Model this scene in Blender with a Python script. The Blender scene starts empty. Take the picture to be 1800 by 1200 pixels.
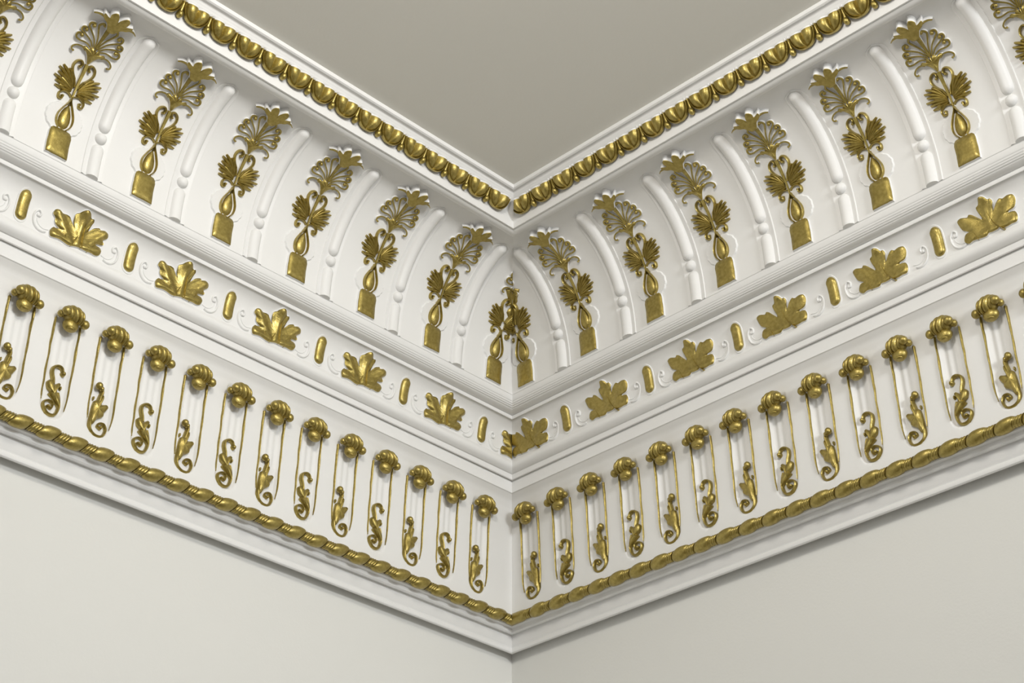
import bpy, bmesh, math, random
from mathutils import Matrix, Vector
SC = bpy.context.scene
COL = SC.collection
random.seed(7)
R = math.radians
ZO = 1.6                       # eye height: the local heights below are measured from the eye

# ------------------------------------------------------------------ camera
F_PX, PITCH, YAW, ROLL, D0, AZ = 3083.9, R(32.134), R(45.606), R(-0.1366), 4.0, R(45.57)
fw = Vector((-math.cos(YAW) * math.cos(PITCH), math.sin(YAW) * math.cos(PITCH), math.sin(PITCH)))
rt = fw.cross(Vector((0, 0, 1))).normalized(); up = rt.cross(fw)
r2 = rt * math.cos(ROLL) + up * math.sin(ROLL); u2 = -rt * math.sin(ROLL) + up * math.cos(ROLL)
cam = bpy.data.cameras.new('camera'); camo = bpy.data.objects.new('camera', cam); COL.objects.link(camo)
cam.sensor_width = 36; cam.lens = 36 * F_PX / 1800; cam.clip_start = .05
M = Matrix((r2, u2, -fw)).transposed().to_4x4()
M.translation = Vector((D0 * math.cos(AZ), -D0 * math.sin(AZ), ZO))
camo.matrix_world = M
SC.camera = camo

# ------------------------------------------------------------------ light and exposure
w = bpy.data.worlds.new('room_light'); SC.world = w; w.use_nodes = True
bg = w.node_tree.nodes['Background']
bg.inputs[0].default_value = (1.0, .99, .968, 1); bg.inputs[1].default_value = .55
def area(name, loc, to, size, watts, col):
    l = bpy.data.lights.new(name, 'AREA'); l.shape = 'RECTANGLE'; l.size, l.size_y = size; l.energy = watts; l.color = col
    o = bpy.data.objects.new(name, l); COL.objects.link(o); o.location = loc
    o.rotation_euler = (Vector(to) - Vector(loc)).to_track_quat('-Z', 'Y').to_euler(); return o
area('window_light', (5.6, -1.7, 3.9), (0.2, -.3, 3.6), (1.2, .8), 125, (.97, .99, 1.0))
area('chandelier_light', (1.75, -1.75, 4.02), (.2, -.2, 3.3), (.36, .36), 15, (1.0, .945, .86))
SC.view_settings.view_transform = 'Standard'; SC.view_settings.look = 'None'
SC.view_settings.gamma = 1; SC.view_settings.use_curve_mapping = False
SC.view_settings.exposure = 0.07

# ------------------------------------------------------------------ materials
def mat(name, col, rough, metal=0, coat=0, var=0, scale=60, bump=0, bscale=200, spec=.5, col2=None):
    m = bpy.data.materials.new(name); m.use_nodes = True; nt = m.node_tree; N = nt.nodes; L = nt.links
    b = N['Principled BSDF']; b.inputs['Base Color'].default_value = (*col, 1)
    b.inputs['Roughness'].default_value = rough; b.inputs['Metallic'].default_value = metal
    b.inputs['Specular IOR Level'].default_value = spec
    b.inputs['Coat Weight'].default_value = coat; b.inputs['Coat Roughness'].default_value = .2
    if col2:
        n = N.new('ShaderNodeTexNoise'); n.inputs['Scale'].default_value = scale; n.inputs['Detail'].default_value = 5
        g = N.new('ShaderNodeNewGeometry'); L.new(g.outputs['Position'], n.inputs['Vector'])
        r = N.new('ShaderNodeValToRGB'); r.color_ramp.elements[0].position = .35; r.color_ramp.elements[1].position = .68
        r.color_ramp.elements[0].color = (*col2, 1); r.color_ramp.elements[1].color = (*col, 1)
        L.new(n.outputs['Fac'], r.inputs['Fac']); L.new(r.outputs['Color'], b.inputs['Base Color'])
    if bump:
        n2 = N.new('ShaderNodeTexNoise'); n2.inputs['Scale'].default_value = bscale; n2.inputs['Detail'].default_value = 3
        g2 = N.new('ShaderNodeNewGeometry'); L.new(g2.outputs['Position'], n2.inputs['Vector'])
        bp = N.new('ShaderNodeBump'); bp.inputs['Strength'].default_value = bump; bp.inputs['Distance'].default_value = .001
        L.new(n2.outputs['Fac'], bp.inputs['Height']); L.new(bp.outputs['Normal'], b.inputs['Normal'])
    return m
WHITE = mat('white_gloss_plaster', (.80, .80, .79), .45, col2=(.79, .79, .778), scale=9, bump=.12, bscale=90, spec=.35)
WALL = mat('matt_white_wall', (.73, .73, .70), .75, bump=.2, bscale=160, spec=.2)
CEIL = mat('matt_ceiling', (.75, .74, .69), .85, bump=.2, bscale=160, spec=.15)
GOLD = mat('gold_paint', (.43, .335, .095), .37, .8, coat=.35, col2=(.31, .24, .058), scale=150, bump=.5, bscale=520)
FLOORM = mat('floor_oak', (.20, .16, .12), .5, col2=(.16, .12, .09), scale=5)

# ------------------------------------------------------------------ frames: local (s along wall, d out of wall, z up)
LEFT = Matrix(((0, 1, 0, 0), (-1, 0, 0, 0), (0, 0, 1, ZO), (0, 0, 0, 1)))
RIGHT = Matrix(((1, 0, 0, 0), (0, -1, 0, 0), (0, 0, 1, ZO), (0, 0, 0, 1)))
SIDE = {'left': LEFT, 'right': RIGHT}
def put(o, side, p=(0, 0, 0)):
    Mx = SIDE[side]
    o.location = Mx @ Vector(p)
    if side == 'left': o.rotation_euler = (0, 0, R(-90))
    else: o.scale = (1, -1, 1)
def link(name, me, parent=None):
    o = bpy.data.objects.new(name, me); COL.objects.link(o)
    if parent: o.parent = parent
    return o
def tag(o, label=None, cat=None, group=None, kind=None):
    for k, v in (('label', label), ('category', cat), ('group', group), ('kind', kind)):
        if v: o[k] = v

class MB:
    """mesh builder"""
    def __init__(s): s.v = []; s.f = []; s.m = []; s.flat = []
    def add(s, vs, fs, mi=0, flat=False):
        b = len(s.v); s.v += [tuple(v) for v in vs]
        for k, f in enumerate(fs):
            s.f.append([b + i for i in f]); s.m.append(mi[k] if isinstance(mi, list) else mi); s.flat.append(flat)
    def mesh(s, name, mats, origin=(0, 0, 0), clip=False, weld=True):
        me = bpy.data.meshes.new(name)
        ox, oy, oz = origin
        bm = bmesh.new(); vs = [bm.verts.new(v) for v in s.v]
        for f, mi, fl in zip(s.f, s.m, s.flat):
            try: q = bm.faces.new([vs[i] for i in f])
            except ValueError: continue
            q.material_index = mi; q.smooth = not fl
        if weld: bmesh.ops.remove_doubles(bm, verts=bm.verts, dist=1e-6)
        if clip:    # mitre: keep s > d
            g = bm.verts[:] + bm.edges[:] + bm.faces[:]
            bmesh.ops.bisect_plane(bm, geom=g, plane_co=(0, 0, 0), plane_no=(1, -1, 0), clear_inner=True)
        bmesh.ops.recalc_face_normals(bm, faces=bm.faces)
        for v in bm.verts: v.co -= Vector(origin)
        bm.to_mesh(me); bm.free()
        for m in mats: me.materials.append(m)
        me.set_sharp_from_angle(angle=R(50))
        return me

def sweep(mb, rings, closed=True, cap=True, mi=0):
    n = len(rings[0]); vs = [p for r in rings for p in r]; fs = []; ms = []
    for i in range(len(rings) - 1):
        for j in range(n if closed else n - 1):
            k = (j + 1) % n
            fs.append((i * n + j, i * n + k, (i + 1) * n + k, (i + 1) * n + j))
            ms.append(mi[j] if isinstance(mi, list) else mi)
    if cap:
        fs.append(tuple(range(n))[::-1]); fs.append(tuple((len(rings) - 1) * n + j for j in range(n)))
        mm = mi[0] if isinstance(mi, list) else mi; ms += [mm, mm]
    mb.add(vs, fs, ms)

def catmull(P, n=5):
    P = [Vector(p) for p in P]
    if len(P) < 3:
        return [P[0].lerp(P[-1], k / n) for k in range(n + 1)]
    Q = [P[0] * 2 - P[1]] + P + [P[-1] * 2 - P[-2]]; out = []
    for i in range(1, len(Q) - 2):
        a, b, c, d = Q[i - 1:i + 3]
        for k in range(n):
            t = k / n
            out.append(.5 * ((2 * b) + (c - a) * t + (2 * a - 5 * b + 4 * c - d) * t * t + (3 * b - a - 3 * c + d) * t ** 3))
    out.append(P[-1]); return out
def closed_smooth(P, n=3, k=.7):
    P = [Vector(p) for p in P]; N = len(P); out = []
    for i in range(N):
        a, b, c, d = P[i - 1], P[i], P[(i + 1) % N], P[(i + 2) % N]
        for j in range(n):
            t = j / n
            q = .5 * ((2 * b) + (c - a) * t + (2 * a - 5 * b + 4 * c - d) * t * t + (3 * b - a - 3 * c + d) * t ** 3)
            l = b.lerp(c, t); out.append(q * k + l * (1 - k))
    return out

# relief on a surface given by S(u, v, h) -> (s, d, z)
FLAT = [(-1, 0), (-1, .72), (-.72, 1), (.72, 1), (1, .72), (1, 0)]
FLATM = [1, 0, 0, 0, 1, 1]
ROUND = [(math.cos(R(180 - a)), math.sin(R(a))) for a in (0, 30, 60, 90, 120, 150, 180)]
def stroke(mb, S, P, wd, H, sec='flat', n=5, ball=0, taper=(1, 1), h0=0):
    C = catmull(P, n); sc = FLAT if sec == 'flat' else ROUND; rings = []
    N = len(C)
    for i, p in enumerate(C):
        t = (C[min(i + 1, N - 1)] - C[max(i - 1, 0)])
        if t.length < 1e-9: t = Vector((1, 0))
        t.normalize(); nr = Vector((-t.y, t.x)); f = i / (N - 1)
        ww = wd * (taper[0] + (taper[1] - taper[0]) * f) if not callable(taper) else wd * taper(f)
        hh = H * min(1, .5 + ww / wd * .5)
        rings.append([S(p.x + nr.x * a * ww, p.y + nr.y * a * ww, h0 + b * hh) for a, b in sc])
    sweep(mb, rings, mi=(FLATM if sec == 'flat' else 0))
    if ball: dome(mb, S, C[-1].x, C[-1].y, ball, ball, H * 1.15, flatsec=(sec == 'flat'))
def dome(mb, S, u, v, ru, rv, H, nu=12, nr=4, flatsec=False, ang=0, mi=0):
    vs = []; fs = []; ms = []; ca, sa = math.cos(ang), math.sin(ang)
    prof = [(1, 0), (1, .6), (.85, .88), (.5, 1.0)] if flatsec else [(1, 0), (.95, .35), (.78, .68), (.45, .92)]
    for rr, hh in prof:
        for j in range(nu):
            a = 2 * math.pi * j / nu; x = ru * rr * math.cos(a); y = rv * rr * math.sin(a)
            vs.append(S(u + x * ca - y * sa, v + x * sa + y * ca, H * hh))
    vs.append(S(u, v, H)); c = len(vs) - 1
    for i in range(3):
        for j in range(nu):
            k = (j + 1) % nu; fs.append((i * nu + j, i * nu + k, (i + 1) * nu + k, (i + 1) * nu + j)); ms.append(1 if (flatsec and i == 0) else mi)
    for j in range(nu): fs.append((3 * nu + j, 3 * nu + (j + 1) % nu, c)); ms.append(mi)
    mb.add(vs, fs, ms)
def plate(mb, S, P, hub, rings, smooth=3, white=True, crease=0, k=.7, hf=None):
    """filled relief: outline P, rings = [(scale towards hub, height)...], first is on the ground"""
    O = closed_smooth(P, smooth, k) if smooth > 1 else [Vector(p) for p in P]
    hb = Vector(hub); n = len(O); vs = []; fs = []; ms = []
    rad = [(p - hb).length for p in O]; rm = max(rad)
    for ri, (sc, h) in enumerate(rings):
        for i, p in enumerate(O):
            q = hb + (p - hb) * sc; hh = h
            if ri > 1 and crease:
                loc = sum(rad[(i + j) % n] for j in range(-4, 5)) / 9
                hh = h - crease * max(-.6, min(1.2, (loc - rad[i]) / loc * 5)) * min(1, sc * 1.4)
            if hf and ri > 1: hh += hf(q.x, q.y)
            vs.append(S(q.x, q.y, hh))
    vs.append(S(hb.x, hb.y, rings[-1][1] + (hf(hb.x, hb.y) if hf else 0))); c = len(vs) - 1
    for ri in range(len(rings) - 1):
        for i in range(n):
            j = (i + 1) % n; fs.append((ri * n + i, ri * n + j, (ri + 1) * n + j, (ri + 1) * n + i)); ms.append(1 if (white and ri == 0) else 0)
    L = (len(rings) - 1) * n
    for i in range(n): fs.append((L + i, L + (i + 1) % n, c)); ms.append(0)
    mb.add(vs, fs, ms)

ART = {"leafR":[[-0.0527,0.0035],[-0.0617,0.0128],[-0.0562,0.0265],[-0.0414,0.0219],[-0.0502,0.0313],[-0.0604,0.04],[-0.0662,0.0611],[-0.0557,0.0663],[-0.0427,0.0615],[-0.0375,0.0657],[-0.0295,0.0607],[-0.0241,0.0514],[-0.0172,0.0414],[-0.0132,0.047],[-0.0167,0.0591],[-0.018,0.072],[-0.011,0.0762],[-0.0042,0.0904],[0.0026,0.0916],[0.0076,0.0876],[0.012,0.0789],[0.0175,0.0781],[0.0201,0.0703],[0.0169,0.0615],[0.015,0.0508],[0.0191,0.0462],[0.0255,0.0621],[0.0342,0.0695],[0.0412,0.066],[0.0516,0.0684],[0.0626,0.0659],[0.0662,0.0567],[0.0643,0.0459],[0.0581,0.0366],[0.0457,0.034],[0.0441,0.0274],[0.0517,0.0298],[0.0583,0.0276],[0.0617,0.0173],[0.0577,0.0043],[0.0458,0.004],[0.036,0.0026],[0.0257,0.004],[0.0184,0.0088],[0.0131,0.0064],[0.001,0.006],[-0.006,0.007],[-0.0118,0.0024],[-0.0237,0.0031],[-0.0307,0.004],[-0.0424,0.006]],"leafL":[[0.0137,-0.0004],[0.0212,-0.0003],[0.0318,0.0032],[0.043,0.0039],[0.0583,0.0014],[0.062,0.007],[0.0626,0.0156],[0.0562,0.025],[0.0483,0.0226],[0.0398,0.0181],[0.0417,0.0258],[0.0531,0.0328],[0.0569,0.0386],[0.0581,0.0468],[0.0649,0.0536],[0.0625,0.0643],[0.0539,0.0671],[0.0448,0.0626],[0.0353,0.0642],[0.027,0.0615],[0.0224,0.0524],[0.0182,0.0414],[0.0151,0.0483],[0.0182,0.0583],[0.0194,0.0736],[0.0126,0.0805],[0.0065,0.0904],[-0.0008,0.0951],[-0.0086,0.0904],[-0.0151,0.0805],[-0.0212,0.0814],[-0.024,0.0748],[-0.0223,0.0677],[-0.0195,0.0501],[-0.0242,0.0512],[-0.029,0.0628],[-0.0396,0.0687],[-0.0445,0.0659],[-0.0535,0.0691],[-0.0625,0.0657],[-0.0649,0.0563],[-0.0561,0.0465],[-0.0605,0.0397],[-0.0565,0.0352],[-0.0468,0.0328],[-0.0396,0.0255],[-0.0361,0.0188],[-0.0438,0.0239],[-0.0544,0.0276],[-0.0578,0.018],[-0.0544,0.0098],[-0.0463,0.006],[-0.0348,0.0067],[-0.0224,0.0057],[-0.0098,0.006],[-0.0001,0.005]],"tA":{"rail_l":[[-0.0296,1.9189],[-0.0295,1.8633],[-0.0301,1.7891],[-0.0286,1.7286]],"rail_r":[[0.0296,1.9206],[0.0309,1.8607],[0.0341,1.7984]],"head":[[0.0157,1.8169],[0.0051,1.8149]],"neck":[[0.0105,1.8086],[0.0009,1.8049],[-0.0,1.7921],[0.005,1.7769]],"body":[[-0.0019,1.8034],[0.0071,1.7891],[0.0174,1.7821],[0.021,1.752],[0.0191,1.7296],[0.0114,1.7328],[0.0048,1.7458],[-0.0086,1.7566],[-0.0098,1.7649],[-0.0175,1.7798],[-0.0116,1.7839],[-0.0005,1.7818],[-0.0024,1.7931]],"spiral":[[0.019,1.7476],[0.0184,1.7299],[0.0136,1.7165],[0.0012,1.71],[-0.0134,1.7134],[-0.0199,1.7276],[-0.0141,1.7394],[-0.0039,1.7391],[-0.0002,1.7311],[-0.0068,1.73]],"knob":[[-0.001,1.9401],[0.0192,1.9281],[-0.0295,1.9271],[-0.0015,1.9062]]},"tB":{"rail_l":[[-0.0301,1.9066],[-0.0299,1.8357],[-0.0311,1.7747],[-0.0254,1.7251]],"rail_r":[[0.0301,1.9102],[0.0324,1.8575],[0.0327,1.8092],[0.0316,1.77],[0.029,1.7371]],"curl":[[-0.0205,1.8089],[-0.0146,1.8211],[-0.0022,1.8239],[0.01,1.8161],[0.0117,1.8021],[0.0058,1.786],[0.0038,1.7736]],"body":[[0.0032,1.7817],[0.0135,1.7881],[0.0203,1.7813],[0.0169,1.7682],[0.0096,1.7633],[0.0125,1.7569],[0.0023,1.7505],[-0.0071,1.7412],[-0.0148,1.7339],[-0.0142,1.7546],[-0.0037,1.7714],[-0.0096,1.7844],[-0.0063,1.7884]],"spiral":[[-0.0073,1.765],[-0.0117,1.7536],[-0.0148,1.7339],[-0.0082,1.7169],[0.0071,1.7147],[0.018,1.7259],[0.0184,1.7362],[0.0089,1.7426],[-0.0009,1.7387],[0.0013,1.7274],[0.0082,1.7299]],"knob":[[-0.0012,1.9352],[0.0206,1.9268],[-0.033,1.9272],[-0.0008,1.902]]},"anth":{"flower":[[-0.0119,71.72],[-0.0194,73.66],[-0.0253,76.26],[-0.0297,78.06],[-0.0338,79.96],[-0.0335,82.27],[-0.025,81.51],[-0.0189,82.27],[-0.0147,85.93],[-0.0063,84.35],[-0.0002,81.82],[0.0049,82.91],[0.0122,83.87],[0.0139,80.91],[0.0134,78.5],[0.0112,75.9],[0.0038,72.59],[-0.0036,71.22]],"ften_r":[[0.0058,75.62],[0.0146,77.95],[0.0221,78.95],[0.0318,78.76],[0.0427,77.64]],"ften_l":[[-0.0217,76.34],[-0.0304,77.74],[-0.0405,79.32],[-0.0471,79.12],[-0.0535,77.53]],"p0":[[-0.0022,57.35],[-0.0044,64.64],[-0.0043,70.57]],"p1":[[-0.0013,58.54],[0.0047,64.16],[0.0166,69.31],[0.019,71.78],[0.0137,73.17],[0.0072,72.56]],"p2":[[0.002,58.11],[0.0124,63.04],[0.0289,66.17],[0.0367,68.08],[0.0356,70.17],[0.0288,70.9],[0.0256,69.88]],"p3":[[0.0054,57.67],[0.0154,60.64],[0.0334,62.59],[0.0437,63.42],[0.0451,65.51],[0.0392,66.61],[0.0341,65.86]],"p4":[[0.0073,56.99],[0.0207,58.49],[0.0373,58.35],[0.0463,59.33],[0.0476,61.42],[0.0417,62.52],[0.0372,62.04]],"p5":[[-0.0038,58.14],[-0.0116,62.99],[-0.021,67.84],[-0.0267,70.55],[-0.0246,72.92],[-0.019,72.72]],"p6":[[-0.0066,57.64],[-0.0168,62.25],[-0.0295,65.68],[-0.0408,67.52],[-0.0415,69.78],[-0.0343,70.23],[-0.0346,68.64]],"p7":[[-0.0078,57.12],[-0.0209,60.43],[-0.0367,62.57],[-0.0495,63.77],[-0.0492,65.76],[-0.0433,65.69],[-0.0432,64.24]],"p8":[[-0.0114,57.01],[-0.0254,58.48],[-0.0437,57.99],[-0.0527,58.61],[-0.053,60.75],[-0.0465,61.35],[-0.044,60.12]],"calyx":[[0.0008,48.52],[-0.0125,51.91],[-0.0235,54.71],[-0.0293,55.96],[-0.0244,56.6],[-0.0133,56.25],[-0.0033,57.61],[0.0016,56.79],[0.0026,54.92],[0.0092,57.11],[0.0144,56.4],[0.0197,56.49],[0.012,54.14],[0.0062,51.5],[0.0022,48.36]],"ten_r":[[0.0135,54.8],[0.0235,55.94],[0.034,55.32],[0.0425,53.78],[0.042,52.07],[0.037,51.7]],"ten_l":[[-0.0182,53.99],[-0.0235,54.71],[-0.0355,55.49],[-0.0447,54.52],[-0.0487,53.02],[-0.0448,52.04]],"curl_r":[[0.0195,41.74],[0.0253,44.65],[0.0227,47.69],[0.0147,49.26],[0.0066,48.65],[0.0071,46.19],[0.0117,46.18]],"curl_l":[[-0.014,40.71],[-0.0171,42.63],[-0.0236,46.11],[-0.021,48.47],[-0.0122,48.38],[-0.0084,46.87],[-0.0127,45.99]],"stem":[[-0.0009,48.05],[-0.0017,40.19],[0.0006,31.37]],"leaf_r":[[0.0051,35.35],[0.0103,39.29],[0.022,41.92],[0.0301,42.52],[0.0441,42.84],[0.051,41.76],[0.046,40.51],[0.0383,39.94],[0.0476,37.8],[0.0524,36.22],[0.0478,35.52],[0.0398,35.98],[0.0401,33.7],[0.0438,32.03],[0.033,32.29],[0.0211,33.18],[0.0088,32.41],[0.0025,32.13]],"leaf_l":[[-0.0051,36.02],[-0.0112,39.84],[-0.0242,42.48],[-0.0405,43.45],[-0.0499,42.23],[-0.0442,40.47],[-0.0404,39.5],[-0.0472,38.46],[-0.0523,36.29],[-0.0427,35.39],[-0.0317,35.13],[-0.0396,32.55],[-0.0304,31.98],[-0.0194,33.18],[-0.0053,32.07],[-0.0018,31.64],[-0.0014,33.09]],"lcurl_r":[[0.001,31.31],[0.0113,32.61],[0.0235,31.92],[0.0293,29.52],[0.0258,27.97],[0.0198,28.64],[0.021,29.76]],"lcurl_l":[[-0.0054,29.58],[-0.0089,31.46],[-0.0187,32.13],[-0.028,30.72],[-0.0277,28.94],[-0.021,28.18],[-0.0203,29.32]],"drop":[[-0.0013,27.15],[0.0057,25.37],[0.0132,21.59],[0.0133,18.17],[0.007,15.47],[-0.0049,14.87],[-0.0109,15.54],[-0.0139,19.78],[-0.0117,23.43],[-0.007,25.83]],"rim_l":[[0.0003,30.9],[-0.003,28.32],[-0.0127,25.01],[-0.0185,21.26],[-0.0154,17.01],[-0.0095,14.9]],"rim_r":[[0.0006,30.38],[-0.0002,28.5],[0.0064,25.78],[0.0157,21.8],[0.0173,18.22],[0.0084,14.83]],"block":[[-0.0215,13.31],[-0.012,14.69],[0.0059,14.62],[0.0218,13.22],[0.0257,10.92],[0.0253,6.54],[0.0252,1.49],[0.0116,1.05],[-0.0076,1.73],[-0.0258,1.32],[-0.0258,6.38],[-0.023,11.0]],"shell_r":[[0.0312,25.88],[0.0409,23.79],[0.0453,20.87],[0.0416,17.4],[0.0335,15.4],[0.0168,16.33]],"shell_l":[[-0.0141,25.66],[-0.0282,26.76],[-0.0386,24.5],[-0.0422,20.5],[-0.0381,17.11],[-0.0292,15.14],[-0.0158,15.11]]}}

# ------------------------------------------------------------------ profile of the cornice (d, z)
def arc(p0, p1, bulge, n=8):
    """circular-ish arc from p0 to p1, bulge = sagitta to the right-hand side (out of the wall)"""
    a = Vector(p0); b = Vector(p1); m = b - a; nr = Vector((m.y, -m.x)).normalized(); out = []
    for i in range(n + 1):
        t = i / n; out.append(tuple(a + m * t + nr * bulge * 4 * t * (1 - t)))
    return out
CA, CBB, CZ = .20, .274, 2.181           # cove ellipse
def cove_dz(tau, h=0):
    a, b = CA - h, CBB - h
    return (.4 - a * math.cos(tau), CZ + b * math.sin(tau))
FR = [(.060, 1.685), (.063, 1.75), (.066, 1.82), (.069, 1.885), (.073, 1.925), (.079, 1.952), (.087, 1.970), (.098, 1.9817)]
def fr_d(z):
    if z <= FR[0][1]: return FR[0][0]
    for (d0, z0), (d1, z1) in zip(FR, FR[1:]):
        if z <= z1: return d0 + (d1 - d0) * (z - z0) / (z1 - z0)
    return FR[-1][0]
LF = [(.122, 2.0572), (.1235, 2.075), (.126, 2.095), (.130, 2.112), (.137, 2.126), (.146, 2.136), (.158, 2.1425)]
def lf_d(z):
    if z <= LF[0][1]: return LF[0][0]
    for (d0, z0), (d1, z1) in zip(LF, LF[1:]):
        if z <= z1: return d0 + (d1 - d0) * (z - z0) / (z1 - z0)
    return LF[-1][0]
def lines(P, amp, n):
    """reeding: fine ridges along a curve"""
    return P
bead_line = []
ov = arc((.166, 2.1505), (.1985, 2.180), .0085, 26)
ov2 = []
for i, (d, z) in enumerate(ov):
    k = .0007 if (8 <= i <= 20 and i % 3 == 0) else 0
    ov2.append((d - k * .6, z + k))
PIECES = [
 ('lower', [(0, 1.6360), (.0120, 1.6350), (.0180, 1.6250), (.0185, 1.6100), (.0205, 1.6066), (.0250, 1.6056), (.0275, 1.6074), (.0285, 1.6110), (.0280, 1.6150), (.0262, 1.6178), (.0240, 1.6195), (.0245, 1.6215)] +
   arc((.0250, 1.6220), (.0325, 1.6475), .0012, 6) + [(.0330, 1.6485), (.0345, 1.6470), (.0425, 1.6450), (.0460, 1.6475), (.0468, 1.6530), (.0470, 1.6560), (.056, 1.6570), (.058, 1.66), (.0582, 1.6800), (.060, 1.685)]),
 ('tongue', FR),
 ('fascia', [(.098, 1.9817), (.1005, 1.9830), (.1010, 2.0150), (.1020, 2.0168), (.1032, 2.0150), (.1070, 2.0130), (.1090, 2.0145), (.1110, 2.0260), (.1130, 2.0270)] +
   arc((.1135, 2.0265), (.122, 2.0572), .0095, 9)),
 ('leaf', LF),
 ('ovolo', [(.158, 2.1425), (.1625, 2.1412), (.1640, 2.1435), (.1640, 2.1490), (.1630, 2.1512)] + ov2 + [(.1995, 2.1805), (.200, 2.181)]),
 ('cove', [cove_dz(R(t)) for t in range(0, 91, 3)]),
 ('upper', [(.400, 2.455)] + arc((.4015, 2.4525), (.4275, 2.4450), .006, 8) + [(.4285, 2.4475), (.4295, 2.4450), (.4335, 2.4445), (.4345, 2.4470), (.4350, 2.4660), (.4352, 2.4720)] +
   arc((.4355, 2.4725), (.4600, 2.5090), -.004, 6) + [(.4610, 2.5105)] + arc((.4620, 2.5110), (.4740, 2.5160), -.0025, 5) + [(.4750, 2.5150), (.4790, 2.5165), (.4800, 2.5190), (.4800, 2.5253)]),
]
SMAX = 3.9
LABELS = {'lower': 'stepped white plaster moulding under the gilded rope', 'tongue': 'white plaster frieze of upright fluted tongues',
 'fascia': 'plain white plaster band and round moulding below the leaf frieze', 'leaf': 'hollow white plaster frieze that carries the gilded leaves',
 'ovolo': 'white rounded moulding with fine lines below the cove', 'cove': 'white curved plaster cove between the mouldings', 'upper': 'white plaster moulding under the ceiling edge'}

# tongue positions along the walls
TONG = {'right': (.131, .10788, 14), 'left': (.1802, .10665, 14)}
TW, TTOP = .0285, 1.925
def tongue_list(side):
    s0, p, n = TONG[side]
    return [(s0 + i * p, 'A' if i % 2 == 0 else 'B') for i in range(n)]
def channel(u, z):
    """depth of the sunk tongue at offset u from its middle"""
    zb = 1.732
    if z > 1.945: return 0
    e = TW - abs(u)
    if z < zb: e = TW - math.hypot(u, zb - z)
    if e <= 0: return 0
    k = min(1, e / .006); k = k * k * (3 - 2 * k)
    top = 1
    fl = .0012 * math.cos(u / .0165 * 2 * math.pi) if z > 1.80 else 0
    fade = max(0, min(1, (1.945 - z) / .01))
    return (.0062 * k + fl * k) * fade
def frieze_mesh(side):
    mb = MB(); TL = tongue_list(side)
    zs = []
    z = 1.685
    while z < 1.9815: zs.append(z); z += .0045
    zs.append(1.9817)
    base = []
    cols = []
    x = 0.0
    send = TL[-1][0] + .05
    ncol = int((send - .062) / .0022)
    vs = []; fs = []
    xs = [None] + [.062 + j * .0022 for j in range(1, ncol + 1)] + [send + .3, SMAX]
    for x in xs:
        for zz in zs:
            d = fr_d(zz)
            if x is None: s = d; dd = d
            else:
                s = x if x > d + .0 else d
                dd = d
                for c, _ in TL:
                    if abs(s - c) < .03: dd = d - channel(s - c, zz)
            vs.append((s, dd, zz))
    n = len(zs)
    for i in range(len(xs) - 1):
        for j in range(n - 1):
            fs.append((i * n + j, i * n + j + 1, (i + 1) * n + j + 1, (i + 1) * n + j))
    mb.add(vs, fs); return mb
k = 0
for side in ('left', 'right'):
    for nm, P in PIECES:
        k += 1
        if nm == 'tongue': mb = frieze_mesh(side)
        else:
            mb = MB(); n = len(P)
            vs = [(d, d, z) for d, z in P] + [(1.0, d, z) for d, z in P] + [(SMAX, d, z) for d, z in P]
            fs = [(j, j + 1, n + j + 1, n + j) for j in range(n - 1)] + [(n + j, n + j + 1, 2 * n + j + 1, 2 * n + j) for j in range(n - 1)]
            mb.add(vs, fs)
        me = mb.mesh('cornice_' + nm, [WHITE], weld=False)
        me.set_sharp_from_angle(angle=R(38))
        o = link('trim_%d' % k, me); put(o, side)
        tag(o, LABELS[nm] + ' on the %s wall' % side, 'moulding', None, 'structure')
# walls, ceiling, floor
def box(name, lo, hi, m, lab, cat):
    mb = MB(); x0, y0, z0 = lo; x1, y1, z1 = hi
    mb.add([(x0, y0, z0), (x1, y0, z0), (x1, y1, z0), (x0, y1, z0), (x0, y0, z1), (x1, y0, z1), (x1, y1, z1), (x0, y1, z1)],
           [(0, 3, 2, 1), (4, 5, 6, 7), (0, 1, 5, 4), (1, 2, 6, 5), (2, 3, 7, 6), (3, 0, 4, 7)], 0, True)
    o = link(name, mb.mesh(name, [m])); tag(o, lab, cat, None, 'structure'); return o
ZC = ZO + 2.5253
box('wall_left', (-.2, -SMAX, 0), (0, .2, ZC), WALL, 'plain off-white wall below the cornice left of the corner', 'wall')
box('wall_right', (0, 0, 0), (SMAX, .2, ZC), WALL, 'plain off-white wall below the cornice right of the corner', 'wall')
box('ceiling', (-.2, -8, ZC), (8, .2, ZC + .15), CEIL, 'flat pale grey-beige ceiling above the cornice', 'ceiling')
box('floor', (-.2, -8, -.1), (8, .2, 0), FLOORM, 'floor of the room', 'floor')

# ------------------------------------------------------------------ ordinals and placing
ORD = ['nearest the corner', 'second from the corner', 'third from the corner', 'fourth from the corner', 'fifth from the corner', 'sixth from the corner', 'seventh from the corner',
 'eighth from the corner', 'ninth from the corner', 'tenth from the corner', 'eleventh from the corner', 'twelfth from the corner', 'thirteenth from the corner', 'fourteenth from the corner',
 'fifteenth from the corner', 'sixteenth from the corner']
def assemble(name, side, org, parts, label, cat, group):
    """parts: (name, mesh, label, [sub parts])"""
    e = link(name, None); e.empty_display_size = .02; put(e, side, org); tag(e, label, cat, group)
    def rec(ps, par):
        for p in ps:
            c = link(p[0], p[1], par)
            if len(p) > 2 and p[2]: c['label'] = p[2]
            if len(p) > 3: rec(p[3], c)
    rec(parts, e); return e

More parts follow.
